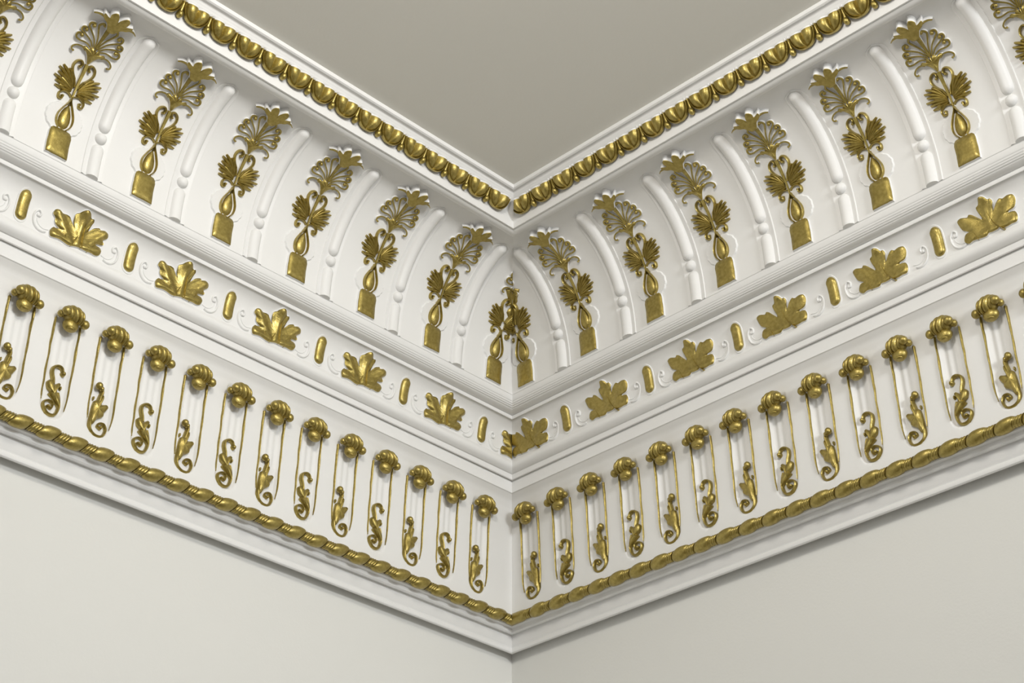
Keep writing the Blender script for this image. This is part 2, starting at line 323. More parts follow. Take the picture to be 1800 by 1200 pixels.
# ------------------------------------------------------------------ palmette sprays in the cove
NT = 900; TAB = [0.0]
for i in range(NT):
    t = (i + .5) / NT * math.pi / 2
    TAB.append(TAB[-1] + math.hypot(CA * math.sin(t), CBB * math.cos(t)) * math.pi / 2 / NT)
def arc_of(tau_deg):
    x = max(0, min(NT, tau_deg / 90 * NT)); i = min(NT - 1, int(x)); return TAB[i] + (TAB[i + 1] - TAB[i]) * (x - i)
def tau_of(v):
    if v <= 0: return v / CBB
    lo, hi = 0, NT
    while hi - lo > 1:
        m = (lo + hi) // 2
        if TAB[m] > v: hi = m
        else: lo = m
    return (lo + (v - TAB[lo]) / max(1e-9, TAB[hi] - TAB[lo])) / NT * math.pi / 2
def cove_S(sc):
    def S(u, v, h):
        t = tau_of(v); d, z = cove_dz(t)
        nx, nz = CBB * math.cos(t), -CA * math.sin(t); l = math.hypot(nx, nz)
        return (sc + u, d + nx / l * h, z + nz / l * h)
    return S
AN = {k: [(u, arc_of(t)) for u, t in v] for k, v in ART['anth'].items()}
def mir(P): return [(-u, v) for u, v in P]
def spray_meshes(sc, org, clip=False, rough=0):
    S = cove_S(sc); out = []
    A = AN
    def fin(mb, nm, mats=(GOLD, WHITE)): return mb.mesh(nm, list(mats), org, clip)
    av = lambda t: arc_of(t)
    # block
    mb = MB(); hw = .0255; t0, t1 = av(1.2), av(14.8)
    P = [(-hw, t0), (hw, t0), (hw, t1 - .014), (hw * .93, t1 - .006), (hw * .75, t1 - .001), (hw * .4, t1), (-hw * .4, t1), (-hw * .75, t1 - .001), (-hw * .93, t1 - .006), (-hw, t1 - .014)]
    P2 = []
    for i in range(len(P)):
        a, b = P[i], P[(i + 1) % len(P)]; nn = max(1, int(math.hypot(a[0] - b[0], a[1] - b[1]) / .007))
        for j in range(nn): P2.append((a[0] + (b[0] - a[0]) * j / nn + random.uniform(-.0004, .0004), a[1] + (b[1] - a[1]) * j / nn + random.uniform(-.0006, .0006)))
    plate(mb, S, P2, (0, (t0 + t1) / 2), [(1.0, 0), (.99, .0060), (.93, .0085), (.6, .0100), (.3, .0105)], smooth=1)
    block = fin(mb, 'block')
    # teardrop and its rims
    mb = MB(); D = [(0, av(27.6)), (.0050, av(26)), (.0115, av(22.8)), (.0140, av(19.5)), (.0115, av(16.8)), (.0045, av(15.0)), (-.0045, av(15.0)), (-.0115, av(16.8)), (-.0140, av(19.5)), (-.0115, av(22.8)), (-.0050, av(26))]
    plate(mb, S, D, (0, av(19.5)), [(1, 0), (.98, .003), (.8, .0065), (.5, .0090), (.2, .0100)], smooth=2, white=False)
    drop = fin(mb, 'teardrop')
    mb = MB()
    RL = [(.0002, av(31)), (-.0015, av(28.6)), (-.0105, av(25)), (-.0178, av(21)), (-.0168, av(17.4)), (-.0088, av(14.9))]
    stroke(mb, S, RL, .0019, .0105, 'round'); stroke(mb, S, mir(RL), .0019, .0105, 'round')
    rim = fin(mb, 'rim')
    # leaf spray: leaves, lower curls, upper curls, stem
    mb = MB()
    LR = A['leaf_r']
    LRs = [(.0040, av(33.6)), (.0080, av(38.2)), (.0165, av(41.2)), (.0260, av(42.6)), (.0400, av(43.3)), (.0500, av(42.3)), (.0455, av(40.8)), (.0395, av(40.0)), (.0480, av(39.0)), (.0535, av(37.3)), (.0520, av(36.0)), (.0440, av(36.0)), (.0370, av(36.2)),
           (.0445, av(34.4)), (.0465, av(32.6)), (.0400, av(32.0)), (.0310, av(32.9)), (.0200, av(33.4)), (.0100, av(32.7)), (.0040, av(32.0))]
    for Q in (LRs, mir(LRs)):
        sg = 1 if Q is LRs else -1
        Qs = [(sg * .014 + (u - sg * .014) * .62, av(35.2) + (v - av(35.2)) * .62) for u, v in Q]
        plate(mb, S, Qs, (sg * .013, av(35.6)), [(1, 0), (.98, .0035), (.85, .0045), (.5, .0050), (.2, .0052)], smooth=3)
        for e1, bend in (((.0445, 43.6), 2.2), ((.0515, 41.9), 1.6), ((.0490, 39.6), .9), ((.0545, 37.4), .2), ((.0480, 35.3), -.4), ((.0455, 32.9), -1.2), ((.0300, 43.2), 2.8)):
            b0 = (sg * .0065, av(34.0 + (e1[1] - 36) * .22)); mid = (sg * (e1[0] * .55 + .002), av(34.4 + (e1[1] - 34.4) * .58 + bend * .55))
            stroke(mb, S, [b0, mid, (sg * e1[0] * .96, av(e1[1] * .99 + .36))], .0039, .0080, 'round', n=8, taper=lambda f: max(.12 + .33 * (f < .97), math.sin(math.pi * min(1, .10 + f * .74)) ** .8))
    LC = [(.0005, av(30.8)), (.0095, av(32.2)), (.0205, av(32.2)), (.0285, av(30.6)), (.0275, av(28.4)), (.0210, av(28.3)), (.0205, av(29.6))]
    UC = [(.0100, av(39.5)), (.0195, av(42.2)), (.0245, av(45.2)), (.0215, av(48.0)), (.0130, av(49.2)), (.0075, av(47.8)), (.0110, av(46.1))]
    UC0 = [(.0035, av(36.0)), (.0075, av(38.3)), (.0115, av(40.2))]
    for g in (LC, mir(LC)): stroke(mb, S, g, .0026, .0085, 'round', ball=.0036, taper=(.8, 1))
    for g in (UC, mir(UC)): stroke(mb, S, g, .0027, .0095, 'round', ball=.0035, taper=(.9, 1))
    for g in (UC0, mir(UC0)): stroke(mb, S, g, .0022, .008, 'round')
    leaf = fin(mb, 'leaf_spray')
    mb = MB(); stroke(mb, S, [(0, av(48.6)), (0, av(40)), (0, av(30))], .0044, .0095, 'flat', n=8, taper=(1.15, .5)); stem = fin(mb, 'stem')
    # calyx with side tendrils
    mb = MB()
    CX = [(0, av(48.2)), (.0045, av(50.3)), (.0090, av(52.4)), (.0155, av(54.2)), (.0245, av(55.3)), (.0262, av(56.6)), (.0205, av(57.1)), (.0140, av(56.1)), (.0105, av(57.9)), (.0060, av(58.2)), (.0035, av(56.6)), (0, av(58.6))]
    CXf = CX + [(-u, v) for u, v in CX[-2:0:-1]]
    plate(mb, S, CXf, (0, av(54.4)), [(1, 0), (.98, .0065), (.85, .0095), (.5, .0110), (.2, .0115)], smooth=2, crease=.0015)
    TR = [(.0190, av(54.7)), (.0270, av(55.8)), (.0380, av(55.4)), (.0455, av(53.8)), (.0455, av(52.2)), (.0410, av(51.8))]
    for g in (TR, mir(TR)): stroke(mb, S, g, .0019, .0075, 'flat', ball=.0026)
    cal = fin(mb, 'calyx')
    # palmette petals
    mb = MB()
    stroke(mb, S, [(0, av(57.4)), (0, av(64)), (0, av(71.5))], .0052, .0100, 'flat', n=6, taper=(.35, 1.05))
    PP = [[(.0022, av(58.3)), (.0080, av(63.5)), (.0180, av(68.6)), (.0215, av(71.2)), (.0165, av(73.0)), (.0115, av(72.6))],
          [(.0042, av(57.9)), (.0148, av(62.6)), (.0292, av(65.9)), (.0382, av(67.8)), (.0382, av(70.0)), (.0310, av(70.6)), (.0298, av(69.2))],
          [(.0066, av(57.4)), (.0180, av(60.5)), (.0350, av(62.6)), (.0462, av(63.6)), (.0470, av(65.6)), (.0412, av(66.2)), (.0385, av(65.0))],
          [(.0090, av(57.0)), (.0230, av(58.5)), (.0400, av(58.2)), (.0492, av(59.0)), (.0500, av(61.1)), (.0440, av(61.9)), (.0405, av(61.1))]]
    for g in PP:
        for q in (g, mir(g)): stroke(mb, S, q, .0028, .0080, 'flat', ball=.0044, taper=(.55, 1.1))
    pal = fin(mb, 'palmette')
    # flower
    mb = MB()
    FL = [(0, av(71.2)), (.0045, av(72.6)), (.0115, av(75.0)), (.0160, av(77.3)), (.0235, av(78.6)), (.0275, av(80.2)), (.0262, av(82.3)), (.0205, av(82.3)), (.0150, av(81.6)), (.0155, av(83.9)), (.0140, av(85.3)), (.0070, av(84.2)), (.0005, av(82.0))]
    FLr = [(.0, 71.0), (.0070, 71.6), (.0125, 74.0), (.0175, 76.2), (.0265, 77.6), (.0335, 79.8), (.0330, 82.0), (.0250, 81.0), (.0195, 80.6), (.0215, 83.0), (.0190, 85.4), (.0125, 86.8), (.0065, 85.2), (.0025, 82.8), (0, 80.6)]
    FLf = [(u, av(t)) for u, t in FLr] + [(-u, av(t)) for u, t in FLr[-2:0:-1]]
    plate(mb, S, FLf, (0, av(77.5)), [(1, 0), (1, .0175), (.95, .0190), (.6, .0195), (.3, .0200)], smooth=3, k=.9)
    FT = [(.0130, av(76.2)), (.0215, av(78.0)), (.0320, av(79.0)), (.0420, av(78.6)), (.0500, av(77.1))]
    for g in (FT, mir(FT)): stroke(mb, S, g, .0027, .0185, 'flat', taper=(1.2, .35))
    flo = fin(mb, 'flower')
    # white scalloped shells
    shl = []
    smear = None
    for sg in (1, -1):
        mb = MB(); c = (sg * .008, av(20.0)); n = 40; O = []
        for i in range(n + 1):
            a = math.pi * (i / n - .5) * 1.15
            rr = .0345 * (1 + .045 * abs(math.sin(i / n * math.pi * 8)))
            O.append((c[0] + sg * rr * math.cos(a), c[1] + rr * .95 * math.sin(a)))
        O.append(c)
        vs = [S(*c, .0026)]; fs = []
        for i, (x, y) in enumerate(O[:-1]):
            rib = .0012 * (i % 2)
            vs += [S(c[0] + (x - c[0]) * .55, c[1] + (y - c[1]) * .55, .0030), S(c[0] + (x - c[0]) * .93, c[1] + (y - c[1]) * .93, .0030 + rib), S(x, y, 0)]
        for i in range(n):
            a = 1 + i * 3; b = a + 3
            fs += [(0, a, b), (a, a + 1, b + 1, b), (a + 1, a + 2, b + 2, b + 1)]
        mb.add(vs, fs); shl.append(fin(mb, 'shell', (WHITE,)))
    if clip == 2:
        mb = MB(); rn = random.Random(5); m0 = .0
        P = []
        for t in range(36, 58, 2):
            d_ = cove_dz(R(t))[0]; P.append((d_ - sc - .004, av(t)))
        Q = []
        for t in range(57, 35, -2):
            d_ = cove_dz(R(t))[0]; Q.append((d_ - sc + .010 + .012 * math.sin(t * .9) * math.sin(t * .31) + rn.uniform(0, .006), av(t)))
        full = P + Q; hb = (sum(p[0] for p in full) / len(full), sum(p[1] for p in full) / len(full))
        n = len(P)
        vs = []; fs = []
        Q = Q[::-1][:n]
        for i in range(min(n, len(Q))):
            for f in range(7):
                u = P[i][0] + (Q[i][0] - P[i][0]) * f / 6; vv = P[i][1]
                vs.append(S(u, vv, -.001 if f == 6 else .0045 + rn.uniform(-.0012, .0018)))
        for i in range(min(n, len(Q)) - 1):
            for f in range(6): fs.append((i * 7 + f, i * 7 + f + 1, (i + 1) * 7 + f + 1, (i + 1) * 7 + f))
        mb.add(vs, fs); smear = fin(mb, 'worn_relief')
    parts = [('block', block), ('teardrop', drop, None, [('rim', rim)]), ('leaf_spray', leaf), ('stem', stem), ('calyx', cal), ('palmette', pal), ('flower', flo), ('shell', shl[0], 'white scalloped shell'), ('shell', shl[1], 'white scalloped shell')]
    if smear: parts = [p for p in parts if p[0] not in ('stem', 'flower')] + [('worn_relief', smear, 'crumbly gold paint in the corner')]
    return parts
SPR = {'right': (.2513, .2077, 8), 'left': (.2719, .2066, 8)}
OG = (0, .2, CZ)
SPROTO = spray_meshes(0, OG)
SPR_LAB = 'gilded palmette spray in the %s cove, %s'
def nonempty(parts):
    out = []
    for p in parts:
        if len(p[1].polygons):
            out.append(tuple(p[:3]) + ((nonempty(p[3]),) if len(p) > 3 else ()) if len(p) > 3 else p)
    return out
for side in ('left', 'right'):
    s0, pt, n = SPR[side]
    for i in range(n):
        sc = s0 + i * pt
        if i < 2:
            org = (sc, .2, CZ); parts = nonempty(spray_meshes(sc, org, clip=2 if i == 0 else True))
        else: parts = SPROTO; org = (sc, .2, CZ)
        lab = SPR_LAB % (side, ORD[i]) if i else 'squeezed gilded spray cut by the cove mitre, %s of the corner line' % side
        if i == 1: lab = 'first complete gilded palmette spray %s of the corner in the cove' % side
        if i == n - 1: lab = 'gilded palmette spray cropped by the %s edge of the photo' % side
        assemble('palmette_spray', side, org, parts, lab, 'ornament', 'gilded palmette sprays in the %s cove' % side)

# ------------------------------------------------------------------ ribs between the sprays
def rib_meshes(sc, org, clip=False):
    S = cove_S(sc); v = arc_of; ps = []
    def rod(t0, t1, w_, H, round0=True, round1=True):
        mb = MB(); a, b = v(t0), v(t1); n = 40; rings = []
        for i in range(n + 1):
            f = i / n; y = a + (b - a) * (.5 - .5 * math.cos(math.pi * f)) if round0 else a + (b - a) * math.sin(math.pi / 2 * f); k_ = 1
            if round0 and y - a < w_: k_ = math.sqrt(max(0.0004, 1 - (1 - (y - a) / w_) ** 2))
            if round1 and b - y < w_: k_ = min(k_, math.sqrt(max(0.0004, 1 - (1 - (b - y) / w_) ** 2)))
            rings.append([S(w_ * k_ * x, y, H * k_ * h) for x, h in ROUND])
        # extra rings near rounded ends
        sweep(mb, rings); return mb
    lo = rod(-.3, 16.9, .0145, .0115, False, True); up_ = rod(23.0, 79.5, .0145, .0128)
    mb = MB(); dome(mb, S, 0, v(19.95), .0134, .0130, .0135, nu=20)
    m1 = lo.mesh('lower_rod', [WHITE], org, clip); m2 = up_.mesh('upper_rod', [WHITE], org, clip); m3 = mb.mesh('bead', [WHITE], org, clip)
    mb = MB(); hw = .0262; n = 40; rings = []
    a, b = v(-.2), v(81.0)
    for i in range(n + 1):
        y = a + (b - a) * i / n; k_ = 1
        if b - y < hw: k_ = math.sqrt(max(.001, 1 - (1 - (b - y) / hw) ** 2))
        rings.append([S(hw * k_, y, -.001), S(hw * k_ * .93, y, .0022), S(hw * k_ * .8, y, .0022), S(hw * k_ * .72, y, .0010), S(-hw * k_ * .72, y, .0010), S(-hw * k_ * .8, y, .0022), S(-hw * k_ * .93, y, .0022), S(-hw * k_, y, -.001)])
    sweep(mb, rings, closed=False, cap=False); m4 = mb.mesh('backing_strip', [WHITE], org, clip)
    return [('upper_rod', m2), ('bead', m3), ('lower_rod', m1), ('backing_strip', m4)]
RIB = {'right': (.3705, .2072, 7), 'left': (.3915, .2063, 7)}
RPROTO = rib_meshes(0, OG)
for side in ('left', 'right'):
    s0, pt, n = RIB[side]
    for i in range(n):
        sc = s0 + i * pt
        org = (sc, .2, CZ)
        parts = nonempty(rib_meshes(sc, org, True)) if i == 0 else RPROTO
        lab = 'raised white rib with a round bead in the %s cove, %s' % (side, ORD[i])
        assemble('cove_rib', side, org, parts, lab, 'rib', 'white ribs in the %s cove' % side)

# ------------------------------------------------------------------ leaf frieze
LSEG = [Vector(b) - Vector(a) for a, b in zip(LF, LF[1:])]
LCUM = [0.0]
for g in LSEG: LCUM.append(LCUM[-1] + g.length)
def lf_at(v):
    k_ = 0
    while k_ < len(LSEG) - 1 and LCUM[k_ + 1] < v: k_ += 1
    return k_
def lf_S(sc):
    def S(u, v, h):
        k_ = lf_at(v); p = Vector(LF[k_]) + LSEG[k_].normalized() * (v - LCUM[k_])
        tg = Vector((0, 0))
        for o in (-.008, -.004, 0, .004, .008): tg += LSEG[lf_at(v + o)].normalized()
        tg.normalize()
        return (sc + u, p.x + tg.y * h, p.y - tg.x * h)
    return S
def vz(z):
    """arc length along the hollow frieze at height z"""
    for k_, ((d0, z0), (d1, z1)) in enumerate(zip(LF, LF[1:])):
        if z <= z1: return LCUM[k_] + LSEG[k_].length * (z - z0) / (z1 - z0)
    return LCUM[-1]
def leaf_mesh(kind, sc, org, clip=False):
    S = lf_S(sc); mb = MB(); P = ART['leafL'] if kind == 'left' else ART['leafR']
    P = [(u, max(.0008, z)) for u, z in P]
    hub = (0.0, .026)
    AX = [((.000, .004), (-.0015, .088)), ((-.016, .006), (-.056, .062)), ((.016, .006), (.057, .062)), ((.02, .006), (.058, .010)), ((-.02, .008), (-.053, .018))]
    def hf(x, y):
        b = 9
        for (x0, y0), (x1, y1) in AX:
            t = max(0, min(1, ((x - x0) * (x1 - x0) + (y - y0) * (y1 - y0)) / ((x1 - x0) ** 2 + (y1 - y0) ** 2)))
            b = min(b, math.hypot(x - x0 - t * (x1 - x0), y - y0 - t * (y1 - y0)))
        return (.0060 if kind == 'left' else .0014) * (math.exp(-(b / .0085) ** 2) - .5)
    rings = [(1, 0), (1, .0040), (.97, .0058), (.90, .0072), (.82, .0077), (.72, .0078), (.62, .0078), (.50, .0075), (.38, .0072), (.26, .0070), (.14, .0068)]
    plate(mb, S, P, hub, rings, smooth=3, hf=hf, crease=.0010, k=.95)
    if kind == 'left':
        V = [[(.0128, .0014), (.0024, .0276), (-.0036, .0487), (-.0033, .0644)], [(-.0116, .0060), (-.0094, .0411), (-.0088, .0566), (-.0057, .0762)],
             [(.025, .006), (.032, .022), (.040, .038), (.049, .052)], [(-.026, .006), (-.036, .022), (-.0435, .038), (-.052, .052)]]
        for g in V: stroke(mb, S, g, .0017, .0102, 'round', n=5, taper=(1, .6))
    else:
        V = [[(.0282, -.0010), (.0123, .0194), (.0044, .0409), (.0023, .0612), (.0008, .0784)], [(-.0307, .004), (-.0349, .0187), (-.0418, .0309)]]
        for g in V: stroke(mb, S, g, .0014, .0098, 'round', n=5, taper=(1.2, .5))
    return mb.mesh('acanthus_leaf', [GOLD, WHITE], org, clip)
LEAF = {'right': (.1893, .2580, 6), 'left': (.1048, .2576, 6)}
for side in ('left', 'right'):
    s0, pt, n = LEAF[side]
    pm = leaf_mesh(side, 0, (0, .122, 2.0572))
    for i in range(n):
        sc = s0 + i * pt; org = (sc, .122, 2.0572)
        me = leaf_mesh(side, sc, org, True) if i == 0 else pm
        o = link('acanthus_leaf', me); put(o, side, org)
        lab = 'gilded five-lobed acanthus leaf on the %s frieze, %s' % (side, ORD[i])
        if i == 0 and side == 'left': lab = 'cut fragment of a gilded leaf just left of the corner'
        tag(o, lab, 'leaf', 'gilded leaves on the %s frieze' % side)
def tablet_meshes():
    S0 = lf_S(0); org = (0, .122, 2.0572)
    S = lambda u, z, h: S0(u, vz(z), h)
    mb = MB(); z0, z1, w_ = 2.064, 2.129, .0122; n = 22; rings = []
    for i in range(n + 1):
        y = z0 + (z1 - z0) * (.5 - .5 * math.cos(math.pi * i / n)); k_ = 1
        e = min(y - z0, z1 - y)
        if e < w_: k_ = math.sqrt(max(.0009, 1 - (1 - e / w_) ** 2))
        rings.append([S(w_ * k_ * a, y, .0095 * (k_ ** .6) * b) for a, b in [(-1, 0), (-1, .45), (-.8, .8), (-.4, .97), (0, 1), (.4, .97), (.8, .8), (1, .45), (1, 0)]])
    sweep(mb, rings); pill = mb.mesh('tablet', [GOLD, WHITE], org)
    mb = MB(); rings = []
    for i in range(n + 1):
        y = 2.059 + (2.132 - 2.059) * (.5 - .5 * math.cos(math.pi * i / n)); k_ = 1; W = .0160
        e = min(y - 2.059, 2.132 - y)
        if e < W: k_ = math.sqrt(max(.0009, 1 - (1 - e / W) ** 2))
        rings.append([S(W * k_ * a, y, b) for a, b in [(-1, -.0005), (-.92, .0016), (.92, .0016), (1, -.0005)]])
    sweep(mb, rings); back = mb.mesh('backing_plate', [WHITE], org)
    sc = []
    for sg in (1, -1):
        mb = MB()
        g = [(.060, 2.0640), (.052, 2.0615), (.042, 2.0630), (.033, 2.0705), (.0285, 2.0830), (.0295, 2.0960), (.0365, 2.1035), (.0430, 2.0990), (.0415, 2.0915), (.0375, 2.0925)]
        stroke(mb, S, [(sg * u, z) for u, z in g], .0024, .0042, 'round', ball=.0038)
        g = [(.066, 2.0720), (.055, 2.0695), (.046, 2.0720), (.0385, 2.0790), (.0365, 2.0860)]
        stroke(mb, S, [(sg * u, z) for u, z in g], .0013, .0020, 'round', taper=(1, .4))
        sc.append(mb.mesh('scroll', [WHITE], org))
    return [('tablet', pill, 'gold rounded bar'), ('backing_plate', back), ('scroll', sc[0], 'white curled scroll'), ('scroll', sc[1], 'white curled scroll')]
TM = tablet_meshes()
TAB_ = {'right': (.3128, .2619, 5), 'left': (.2340, .2579, 6)}
for side in ('left', 'right'):
    s0, pt, n = TAB_[side]
    for i in range(n):
        parts = TM
        if side == 'right': pass
        assemble('bar_ornament', side, (s0 + i * pt, .122, 2.0572), parts, 'slim upright gilded bar between leaves on the %s frieze, %s' % (side, ORD[i]), 'ornament', 'gilded bars on the %s frieze' % side)

# ------------------------------------------------------------------ tongue ornaments
def fr_S(u, z, h):
    d = fr_d(z) - (.0058 if (abs(u) < .024 and z < 1.93) else 0)
    return (u, d + h, z)
def fr_S0(u, z, h): return (u, fr_d(z) + h, z)
def ball3(mb, c, r, nu=14, nv=9, rz=None, ry=None):
    rz = rz or r; ry = ry or r; vs = []; fs = []
    for i in range(nv + 1):
        a = math.pi * i / nv
        for j in range(nu):
            b = 2 * math.pi * j / nu
            vs.append((c[0] + r * math.sin(a) * math.cos(b), c[1] + ry * math.sin(a) * math.sin(b), c[2] + rz * math.cos(a)))
    for i in range(nv):
        for j in range(nu):
            k_ = (j + 1) % nu; fs.append((i * nu + j, i * nu + k_, (i + 1) * nu + k_, (i + 1) * nu + j))
    mb.add(vs, fs)
def tongue_meshes(kind):
    org = (0, .066, 1.72); T = ART['t' + kind]; out = []
    # knob: bolster scroll, ridged, axis along the wall
    mb = MB(); zc, dc = 1.9290, .0915; rings = []
    prof = []
    NB = 46
    for q in range(NB + 1):
        x = -.0215 + .043 * q / NB; e = math.sqrt(max(0, 1 - (x / .0222) ** 2))
        rg = abs(math.sin(math.pi * (x + .0215) / .0107)) ** .7
        prof.append((x, max(.003, .0212 * e ** .75 * (.76 + .24 * rg))))
    for x, r_ in prof:
        ring = []
        for j in range(26):
            a = 2 * math.pi * j / 26
            ring.append((x + .0075 * math.sin(a - .5) * (1 - abs(x) / .03), dc + r_ * .92 * math.cos(a), zc + r_ * .92 * math.sin(a)))
        rings.append(ring)
    sweep(mb, rings)
    knob = mb.mesh('scroll_knob', [GOLD], org)
    mb = MB(); ball3(mb, (.001, .0850, 1.9075), .0172, nu=20, nv=12, rz=.0150, ry=.0125); ball3(mb, (.001, .0890, 1.8965), .0095, nu=16, rz=.0036, ry=.0085)
    bowl = mb.mesh('hanging_lobe', [GOLD], org)
    mb = MB(); ball3(mb, (.0215, .1000, 1.9270), .0102, rz=.0098); ball3(mb, (.0265, .0880, 1.9240), .0080); bo = mb.mesh('ball', [GOLD], org)
    mb = MB(); ball3(mb, (-.0285, .0900, 1.9200), .0098, rz=.0100); bi = mb.mesh('ball', [GOLD], org)
    rails = []
    rnd = random.Random(3 if kind == 'A' else 9)
    for sg in (1, -1):
        mb = MB(); pts = []
        z1 = 1.920; z0 = 1.736 if sg == 1 else 1.728
        n = 9
        for i in range(n + 1):
            z = z1 + (z0 - z1) * i / n
            x = .0292 - (.0035 * max(0, (1.762 - z) / .035) ** 2) + rnd.uniform(-.0006, .0006)
            pts.append((sg * x, z))
        wd = [rnd.uniform(.75, 1.25) for _ in range(200)]
        stroke(mb, fr_S0, pts, .0022, .0048, 'round', n=5, taper=lambda f: (1.25 - .7 * f) * (wd[int(f * 14)] * (1 - (f * 14) % 1) + wd[int(f * 14) + 1] * ((f * 14) % 1)) * (1 if f < .97 else .5))
        rails.append(mb.mesh('rail', [GOLD], org))
    # scroll leaf
    mb = MB()
    if kind == 'A':
        ball3(mb, (.0135, fr_d(1.812) + .004, 1.8125), .0075, rz=.0082, ry=.0085)
        ball3(mb, (.0065, fr_d(1.812) + .003, 1.8085), .0050, rz=.0055, ry=.006)
        stroke(mb, fr_S, [(.0030, 1.812), (.0015, 1.803), (.0035, 1.792), (.0060, 1.780)], .0042, .0095, 'round', taper=(1, 1.3))
        P = T['body']
        plate(mb, fr_S, [(u, z - .004) for u, z in P], (.0070, 1.764), [(1, 0), (1, .005), (.85, .0095), (.5, .0110), (.2, .0112)], smooth=3, white=False, crease=.002)
        stroke(mb, fr_S, [(.0168, 1.752)] + [(u * .98, z - .003) for u, z in T['spiral'][1:]], .0027, .0085, 'round', ball=.0042, taper=(1.5, .8))
        dome(mb, fr_S, .0185, 1.7850, .0022, .0050, .007)
    else:
        stroke(mb, fr_S, [(u, z - .003) for u, z in T['curl']], .0034, .0095, 'round', ball=.0046, taper=(.9, 1.1)) if False else None
        C = [(.002 + (u + .002) * .74, 1.800 + (z - 1.800) * .85) for u, z in T['curl']][::-1]
        stroke(mb, fr_S, C, .0036, .0100, 'round', ball=.0058, taper=(1.1, .9))
        P = T['body']
        plate(mb, fr_S, [(u, z - .003) for u, z in P], (.0030, 1.757), [(1, 0), (1, .005), (.85, .0095), (.5, .0110), (.2, .0112)], smooth=3, white=False, crease=.002)
        stroke(mb, fr_S, [(u, z - .002) for u, z in T['spiral']], .0027, .0085, 'round', ball=.0040, taper=(1.4, .8))
        dome(mb, fr_S, -.0120, 1.7760, .0030, .0050, .007)
    leaf = mb.mesh('scroll_leaf', [GOLD], org)
    return [('scroll_knob', knob), ('ball', bo), ('ball', bi), ('hanging_lobe', bowl), ('rail', rails[0]), ('rail', rails[1]), ('scroll_leaf', leaf)]
TMS = {'A': tongue_meshes('A'), 'B': tongue_meshes('B')}
for side in ('left', 'right'):
    for i, (sc, kd) in enumerate(tongue_list(side)):
        lab = 'gilded knob, rails and %s, %s frieze, %s' % ('broad leaf' if kd == 'A' else 'slender leaf', side, ORD[i])
        assemble('tongue_ornament', side, (sc, .066, 1.72), TMS[kd], lab, 'ornament', 'gilded tongue ornaments on the %s frieze' % side)

# ------------------------------------------------------------------ gilded rope along the bottom
def rope(side, s0, pt, n, sk):
    e = link('rope_moulding', None); e.empty_display_size = .02; put(e, side, (0, 0, 0))
    tag(e, 'gilded rope-like bead moulding along the bottom of the %s cornice' % side, 'moulding', 'gilded rope mouldings')
    dc, zc = .0665, 1.6680; NS = 20
    org = (0, dc, zc)
    def body(prof, k_, spiral=0, clipo=None):
        mb = MB(); rings = []
        for x, r_ in prof:
            rings.append([(x + k_ * r_ * math.sin(2 * math.pi * j / NS) + spiral * x * 0, dc + r_ * math.cos(2 * math.pi * j / NS), zc + r_ * math.sin(2 * math.pi * j / NS)) for j in range(NS)])
        sweep(mb, rings); return mb
    L = .0205
    pb = [(-L, .0070), (-L * .96, .0100), (-L * .8, .0126), (-L * .5, .0146), (-L * .15, .0153), (L * .15, .0153), (L * .5, .0146), (L * .8, .0126), (L * .96, .0100), (L, .0070)]
    bead = body(pb, sk).mesh('bead', [GOLD], org)
    r_ = [(-.0110, .0050), (-.0105, .0088), (-.0085, .0102), (-.0065, .0088), (-.0050, .0084), (-.0035, .0102), (0, .0108), (.0035, .0102), (.0050, .0084), (.0065, .0088), (.0085, .0102), (.0105, .0088), (.0110, .0050)]
    rb = MB()
    r_ = [(-.0108, .0065)] + [(-.0100 + .020 * q / 18, .0097 + .0017 * abs(math.cos(math.pi * q / 6))) for q in range(19)] + [(.0108, .0065)]
    rings = []
    for x, rr in r_:
        rings.append([(x + sk * rr * math.sin(2 * math.pi * j / 24), dc + rr * (1 + .045 * math.cos(8 * 2 * math.pi * j / 24)) * math.cos(2 * math.pi * j / 24), zc + rr * (1 + .045 * math.cos(8 * 2 * math.pi * j / 24)) * math.sin(2 * math.pi * j / 24)) for j in range(24)])
    sweep(rb, rings); reel = rb.mesh('reel', [GOLD], org)
    for i in range(n):
        b = link('bead', bead, e); b.location = (s0 + i * pt, dc, zc)
        q = link('reel', reel, e); q.location = (s0 + (i + .5) * pt, dc, zc)
    # corner piece: long bead running into the mitre
    a, b_ = .066, s0 - pt * .5 - .008
    mb = MB(); rings = []
    NN = 8
    for t in range(NN + 1):
        f = t / NN; x = .045 + (b_ - .045) * f; rr = .0135 * (1 - .25 * max(0, (f - .75) * 4) ** 2)
        rings.append([(x + sk * rr * math.sin(2 * math.pi * j / NS) * f, dc + rr * math.cos(2 * math.pi * j / NS), zc + rr * math.sin(2 * math.pi * j / NS)) for j in range(NS)])
    sweep(mb, rings, cap=False)
    me = mb.mesh('corner_bead', [GOLD], (0, 0, 0), True)
    link('corner_bead', me, e)
    q = link('reel', reel, e); q.location = (s0 - .5 * pt, dc, zc)
rope('right', .1540, .06265, 22, .5)
rope('left', .1165, .0619, 23, -.7)

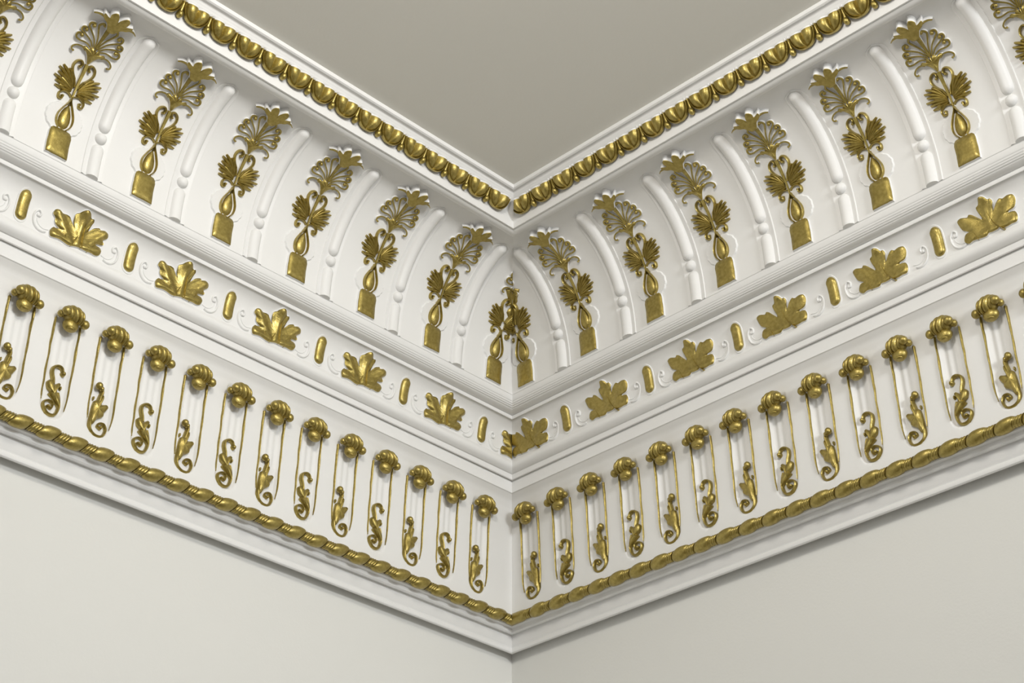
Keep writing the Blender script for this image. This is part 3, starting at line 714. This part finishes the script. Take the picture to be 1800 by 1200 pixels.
# ------------------------------------------------------------------ egg moulding under the ceiling
def egg_S(u, v, h):
    # v runs 0 (bottom, next to the fillet) .. 1 (top) over the splayed face
    a = Vector((.4345, 2.4560)); b = Vector((.4605, 2.5060)); p = a.lerp(b, v); nr = Vector((b.y - a.y, -(b.x - a.x))).normalized()
    return (u, p.x + nr.x * h, p.y + nr.y * h)
EL = .0564
def egg_uv(sc):
    def S(u, v, h): return (lambda q: (q[0] + sc, q[1], q[2]))(egg_S(u, v / EL, h))
    return S
def egg_meshes(sc, org, clip=False):
    S = egg_uv(sc); parts = []
    mb = MB()
    half = [(0, .0110), (.0100, .0122), (.0190, .0175), (.0255, .0265), (.0292, .0375), (.0300, .0475)]
    def edge(v):
        if v <= half[0][1]: return 0
        for (u0, v0), (u1, v1) in zip(half, half[1:]):
            if v <= v1: return u0 + (u1 - u0) * ((v - v0) / (v1 - v0)) ** (.5 if u0 == 0 else 1)
        return half[-1][0]
    caps = MB()
    for sg in (1, -1):
        nu, nv = 14, 13; vs = []; fs = []
        V = [.0120 + (.0470 - .0120) * (i / nv) for i in range(nv + 1)]
        for v in V:
            f = (v - .0120) / .035; w_ = max(.0006, edge(v) - .0012) / 2
            Hm = .0150 * (1 - (1 - min(1, f / .72)) ** 2.2) * (1 - .12 * max(0, (f - .72) / .28) ** 2) + .001
            for j in range(nu + 1):
                x = -1 + 2 * j / nu; hh = Hm * max(0, 1 - abs(x) ** 2.3) ** .62
                if x < 0: hh = max(hh, Hm * .30)
                vs.append(S(sg * (w_ + x * w_), v, hh))
        for i in range(nv):
            for j in range(nu):
                b = i * (nu + 1) + j; fs.append((b, b + 1, b + nu + 2, b + nu + 1))
        top = vs[-(nu + 1):]
        mb.add(vs, fs)
        w_ = (edge(.047) - .0012) / 2; cv = list(top)
        for k_, vv in ((.93, .0492), (.70, .0518), (0, .0535)):
            for j in range(nu + 1):
                x = -1 + 2 * j / nu; hh = .0142 * k_ * max(0, 1 - abs(x) ** 2.3) ** .62
                cv.append(S(sg * (w_ + x * w_), vv - .0012 * abs(x) ** 2, hh))
        caps.add(cv, [(r_ * (nu + 1) + j, r_ * (nu + 1) + j + 1, (r_ + 1) * (nu + 1) + j + 1, (r_ + 1) * (nu + 1) + j) for r_ in range(3) for j in range(nu)])
    lob = mb.mesh('egg', [GOLD, WHITE], org, clip)
    mb = MB()
    full = [(-u, v) for u, v in half[:0:-1]] + half
    stroke(mb, S, full, .0018, .0088, 'round', n=5)
    rim = mb.mesh('shell_rim', [GOLD, WHITE], org, clip)
    for sg in (-1, 1):
        stroke(caps, S, [(sg * .0304, .0475), (sg * .0304, .0525)], .0021, .0085, 'round', n=2)
    cap = caps.mesh('white_cap', [WHITE], org, clip)
    mb = MB()
    dome(mb, S, .0342, .0185, .0070, .0090, .0110, nu=14); stroke(mb, S, [(.0342, .022), (.0342, .036), (.0342, .050)], .0052, .0062, 'round', n=5, taper=(1, .35))
    dart = mb.mesh('dart', [GOLD], org, clip)
    return lob, rim, cap, dart
def eggs(side, s0, pt, n):
    e = link('egg_moulding', None); e.empty_display_size = .02; put(e, side, (0, 0, 0))
    tag(e, 'gilded egg-and-dart moulding under the ceiling edge on the %s side' % side, 'moulding', 'gilded egg and dart mouldings')
    org = (0, .4345, 2.456); P = egg_meshes(0, org)
    for i in range(n):
        sc = s0 + i * pt
        Q = egg_meshes(sc, (sc,) + org[1:], True) if i == 0 else P
        if not len(Q[0].polygons): continue
        b = link('egg', Q[0], e); b.location = (sc,) + org[1:]
        r_ = link('shell_rim', Q[1], b)
        c = link('white_cap', Q[2], b); c['label'] = 'white unpainted top edge'
        d = link('dart', Q[3], e); d.location = (sc,) + org[1:]
eggs('right', .4785, .06845, 16)
eggs('left', .5035, .0677, 16)
